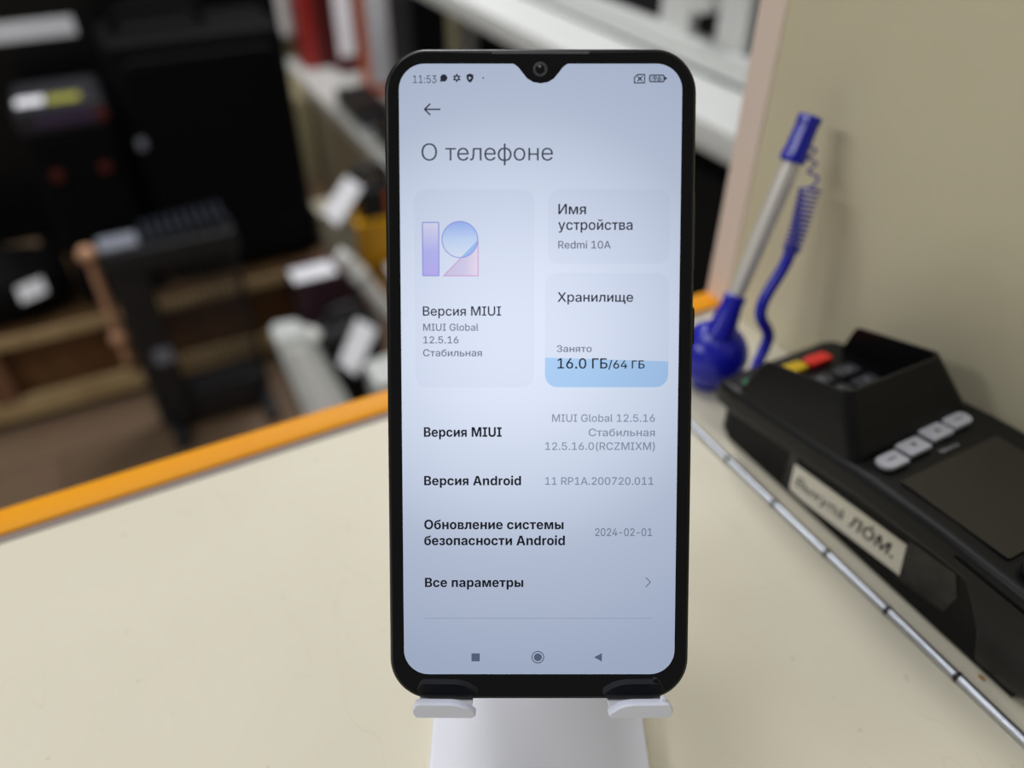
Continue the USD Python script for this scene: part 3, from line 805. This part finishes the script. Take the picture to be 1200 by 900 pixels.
part('core', lathe([(0, 0.1722), (0.010, 0.1722), (0.010, 0.1740), (0, 0.1740)], 16), 'card_beige', t)
t = thing('pipe', 'bent white plastic pipe leaning down across the heap past the yellow case', 'pipe', (0.2, 1.325, 0))
part('pipe_body', tube(spline([(-0.095, 0.02, 0.335), (-0.075, 0.01, 0.315), (-0.045, 0.0, 0.262), (0.0, -0.02, 0.17), (0.06, -0.05, 0.03)], 50), 0.019, 16), 'pale_white', t, smooth=True)
part('collar', along(lathe([(0.021, 0), (0.023, 0.003), (0.023, 0.02), (0.021, 0.023)], 20), (-0.048, 0.0, 0.268), (-0.075, 0.01, 0.315)), 'pale_white', t)
t = carton('tool_case', 'yellow tool case standing in the heap under the black tool', 'case', 0.215, 0.34, 1.60, 1.73, 0.265, 'tool_yellow', 0.0)
part('latch', slab(-0.015, 0.015, -0.069, -0.0652, 0.10, 0.12, r=0.003, bev=0.002), 'tool_black', t)
t = carton('power_tool', 'black power tool with an orange stripe on top of the yellow case', 'tool', 0.255, 0.355, 1.61, 1.71, 0.085, 'tool_black', 0.2652)
part('stripe', slab(0.018, 0.034, -0.053, -0.0502, 0.01, 0.075, r=0.003, bev=0.001), 'orange_card', t)
part('handle', tube(spline([(-0.04, 0, 0.084), (-0.045, 0, 0.115), (0.0, 0, 0.13), (0.04, 0, 0.115), (0.038, 0, 0.084)], 30), 0.012), 'tool_black', t, smooth=True)
t = carton('product_box', 'grey green box with a tilted white tag left of the yellow case', 'box', 0.124, 0.212, 1.541, 1.64, 0.343, 'panel_beige', 0.0)
card(t, 'paper_tag', [(0.1332, 1.5431, 0.3527), (0.2183, 1.5915, 0.4131), (0.2530, 1.5686, 0.3846), (0.1599, 1.5155, 0.3181)], (0.168, 1.5905, 0), 'label_white')
t = carton('product_box', 'whitish box in front of the yellow case, next to the bent pipe', 'box', 0.285, 0.37, 1.42, 1.56, 0.150, 'pale_white', 0.0)
part('side_band', slab(-0.043, 0.043, -0.073, -0.0702, 0.02, 0.05, r=0.002, bev=0.001), 'teal', t)
t = carton('cardboard_box', 'beige cardboard box at the back by the foot of the shelving', 'box', 0.24, 0.375, 2.55, 2.78, 0.30, 'card_beige', 0.0)
part('flap', put(slab(-0.06, 0.06, -0.06, 0.06, 0, 0.004, r=0.002, bev=0.001), (1, 0, 0), (0, 0.8, 0.6), (0, -0.6, 0.8), (0, -0.06, 0.338)), 'card_beige', t)

# ------------------------------------------------------------------ low wooden bench
bench = thing('wooden_bench', 'low brown wooden bench along the back, under the black cases', 'bench', (-0.35, 1.66, 0))
bo = np.array([0.35, -1.66, 0])


def bn(m):
    m = m.copy()
    m.apply_translation(bo)
    return m


part('top_board', bn(slab(-0.86, 0.12, 1.475, 1.90, 0.218, 0.250, r=0.004, bev=0.003)), 'wood_bench', bench)
part('front_rail', bn(slab(-0.84, 0.10, 1.482, 1.502, 0.022, 0.075, r=0.003, bev=0.002)), 'wood_pale', bench, label='pale wooden bottom rail')
part('inner_board', bn(slab(-0.84, 0.10, 1.515, 1.530, 0.0502, 0.2178)), 'wood_brown', bench)
part('shelf_board', bn(slab(-0.84, 0.10, 1.503, 1.799, 0.030, 0.050)), 'wood_dark', bench)
for x in (-0.705, -0.415, 0.04):
    part('post', bn(slab(x, x + 0.05, 1.4805, 1.5148, 0.0755, 0.2178, r=0.003, bev=0.002)), 'wood_red' if x < -0.6 else 'wood_bench', bench)
for x in (-0.76, -0.36, 0.05):
    part('foot', bn(slab(x, x + 0.04, 1.52, 1.60, 0.0, 0.0298)), 'wood_dark', bench)
part('edge_strip', bn(slab(-0.86, 0.12, 1.4695, 1.4748, 0.222, 0.250, r=0.002, bev=0.001)), 'wood_pale', bench, label='pale front edge strip')

# ------------------------------------------------------------------ black heater in front of the bench
ht = thing('electric_heater', 'black upright electric heater with an open wire grille in front of the bench', 'heater', (-0.25, 1.32, 0))
ho = np.array([0.25, -1.32, 0])


def hh(m):
    m = m.copy()
    m.apply_translation(ho)
    return m


part('column', hh(slab(-0.377, -0.300, 1.28, 1.36, 0.030, 0.430, r=0.012, bev=0.006)), 'heater_black', ht)
tp = part('top_housing', hh(slab(-0.380, -0.112, 1.275, 1.375, 0.4302, 0.485, r=0.015, bev=0.01)), 'heater_black', ht)
for k in range(9):
    x = -0.287 + 0.019 * k
    part('louvre', hh(slab(x, x + 0.008, 1.285, 1.365, 0.4852, 0.505 + 0.0012 * k, r=0.002, bev=0.002)), 'heater_grille', ht)
part('control_panel', hh(slab(-0.374, -0.300, 1.283, 1.34, 0.4852, 0.497, r=0.006, bev=0.004)), 'grey_panel', ht, label='grey control panel on top')
part('badge', hh(put(slab(-0.345, -0.305, 0.205, 0.245, 0, 0.002, r=0.004, bev=0.001), (1, 0, 0), (0, 0, 1), (0, -1, 0), (0, 1.2798, 0))), 'grey_panel', ht, label='small grey badge')
part('bottom_beam', hh(slab(-0.2998, -0.135, 1.285, 1.355, 0.030, 0.105, r=0.008, bev=0.005)), 'heater_black', ht)
for k in range(13):
    x = -0.290 + 0.0130 * k
    part('grille_wire', hh(along(lathe([(0.0022, 0), (0.0022, 0.3248)], 8), (x, 1.30, 0.1052), (x, 1.30, 1))), 'heater_grille', ht)
part('end_post', hh(slab(-0.126, -0.116, 1.330, 1.355, 0.030, 0.430, r=0.006, bev=0.004)), 'heater_black', ht)
for x in (-0.36, -0.15):
    part('foot', hh(slab(x, x + 0.03, 1.22, 1.42, 0.0, 0.0298, r=0.008, bev=0.005)), 'heater_black', ht)
sb_ = part('side_bar', hh(tube([(-0.3945, 1.30, 0.22), (-0.394, 1.30, 0.35), (-0.3935, 1.30, 0.49)], 0.010, 12)), 'pink_wood', ht, label='pinkish brown wooden side bar')
for z in (0.285, 0.485):
    sp = trimesh.creation.icosphere(2, 0.019)
    sp.apply_translation((-0.396, 1.30, z))
    part('knob', hh(sp), 'pink_wood', sb_, smooth=True)

# ------------------------------------------------------------------ black goods standing on the bench
t = thing('equipment_case', 'largest black case standing in the middle of the bench behind the heater', 'case', (-0.07, 1.66, 0.2502))
part('case_body', slab(-0.185, 0.185, -0.12, 0.12, 0, 0.55, r=0.03, bev=0.02), 'case_black', t)
part('lid', put(slab(-0.165, 0.165, 0.03, 0.52, 0, 0.02, r=0.03, bev=0.01), (1, 0, 0), (0, 0, 1), (0, -1, 0), (0, -0.1201, 0)), 'case_black', t)
part('latch', put(slab(-0.172, -0.154, 0.342, 0.366, 0, 0.010, r=0.005, bev=0.003), (1, 0, 0), (0, 0, 1), (0, -1, 0), (0, -0.1402, 0)), 'grey_panel', t, label='small grey latch')
part('handle', tube(spline([(-0.15, -0.02, 0.545), (-0.14, -0.02, 0.58), (-0.06, -0.02, 0.59), (0.02, -0.02, 0.58), (0.03, -0.02, 0.545)], 30), 0.010), 'case_black', t, smooth=True)
t = thing('portable_speaker', 'black portable speaker with a purple strip and small labels on its top', 'speaker', (-0.365, 1.62, 0.2502))
part('cabinet', slab(-0.088, 0.092, -0.10, 0.10, 0, 0.40, r=0.02, bev=0.012), 'case_black', t)
tp = part('top_panel', slab(-0.086, 0.090, -0.098, 0.10, 0.4002, 0.455, r=0.02, bev=0.012), 'speaker_top', t)
part('strip', put(slab(-0.05, 0.066, 0.418, 0.440, 0, 0.003, r=0.004, bev=0.001), (1, 0, 0), (0, 0, 1), (0, -1, 0), (0, -0.0981, 0)), 'purple', tp, label='purple strip')
part('label', slab(-0.075, -0.022, -0.07, -0.02, 0.4551, 0.4565, r=0.003, bev=0.0005), 'label_white', tp, label='white sticker')
part('label', slab(-0.018, 0.045, -0.075, -0.025, 0.4551, 0.4565, r=0.003, bev=0.0005), 'label_yellow', tp, label='yellow sticker')
for x, z in ((0.074, 0.428), (-0.045, 0.318), (0.048, 0.318)):
    part('knob', along(lathe([(0, 0), (0.013, 0), (0.012, 0.006), (0, 0.007)], 16), (x, -0.1002, z), (x, -1, z)), 'knob_red', t, label='dark red knob')
t = thing('shoulder_bag', 'black bag with a small white tag lying at the left end of the bench', 'bag', (-0.638, 1.59, 0.2502))
ell = trimesh.creation.icosphere(3, 1.0)
v = np.sign(ell.vertices) * np.abs(ell.vertices) ** 0.75
ell.vertices = v * [0.175, 0.100, 0.070] + [0, 0, 0.070]
part('bag_body', ell, 'fabric_black', t, smooth=True)
part('paper_tag', put(slab(-0.028, 0.028, -0.018, 0.018, 0, 0.001, r=0.003, bev=0.0003), (0.94, 0.33, 0.05), (-0.04, 0.45, 0.89), (0.27, -0.84, 0.46), (0.098, -0.0985, 0.0900)), 'label_white', t)
part('strap', tube(spline([(-0.13, 0, 0.06), (-0.09, 0.02, 0.13), (0, 0.03, 0.15), (0.08, 0.02, 0.13), (0.125, 0, 0.06)], 30), 0.008), 'fabric_black', t, smooth=True)
t = thing('television', 'wide black flat television with a white strip label, behind the black cases', 'television', (-0.35, 1.85, 0.2502))
part('panel', slab(-0.50, 0.52, -0.018, 0.018, 0.05, 0.72, r=0.01, bev=0.006), 'case_black', t)
part('screen', put(slab(-0.485, 0.505, 0.065, 0.705, 0, 0.002, r=0.004, bev=0.0006), (1, 0, 0), (0, 0, 1), (0, -1, 0), (0, -0.0181, 0)), 'dark_gloss', t)
part('label', put(slab(-0.115, 0.062, 0.512, 0.553, 0, 0.001, r=0.003, bev=0.0003), (1, 0.0, 0.0), (0, 0, 1), (0, -1, 0), (0, -0.0203, 0)), 'label_white', t, label='white strip label')
part('stand', slab(-0.18, 0.2, -0.035, 0.035, 0, 0.0498, r=0.01, bev=0.004), 'case_black', t)
t = thing('switch_box', 'small white box mounted on the back wall above the red box', 'wall box', (0.42, 2.97, 0.42))
part('box_body', slab(-0.085, 0.075, -0.03, 0.03, 0, 0.30, r=0.01, bev=0.006), 'white_metal', t)
part('cover', put(slab(-0.07, 0.06, 0.015, 0.285, 0, 0.004, r=0.006, bev=0.002), (1, 0, 0), (0, 0, 1), (0, -1, 0), (0, -0.0301, 0)), 'white_metal', t)
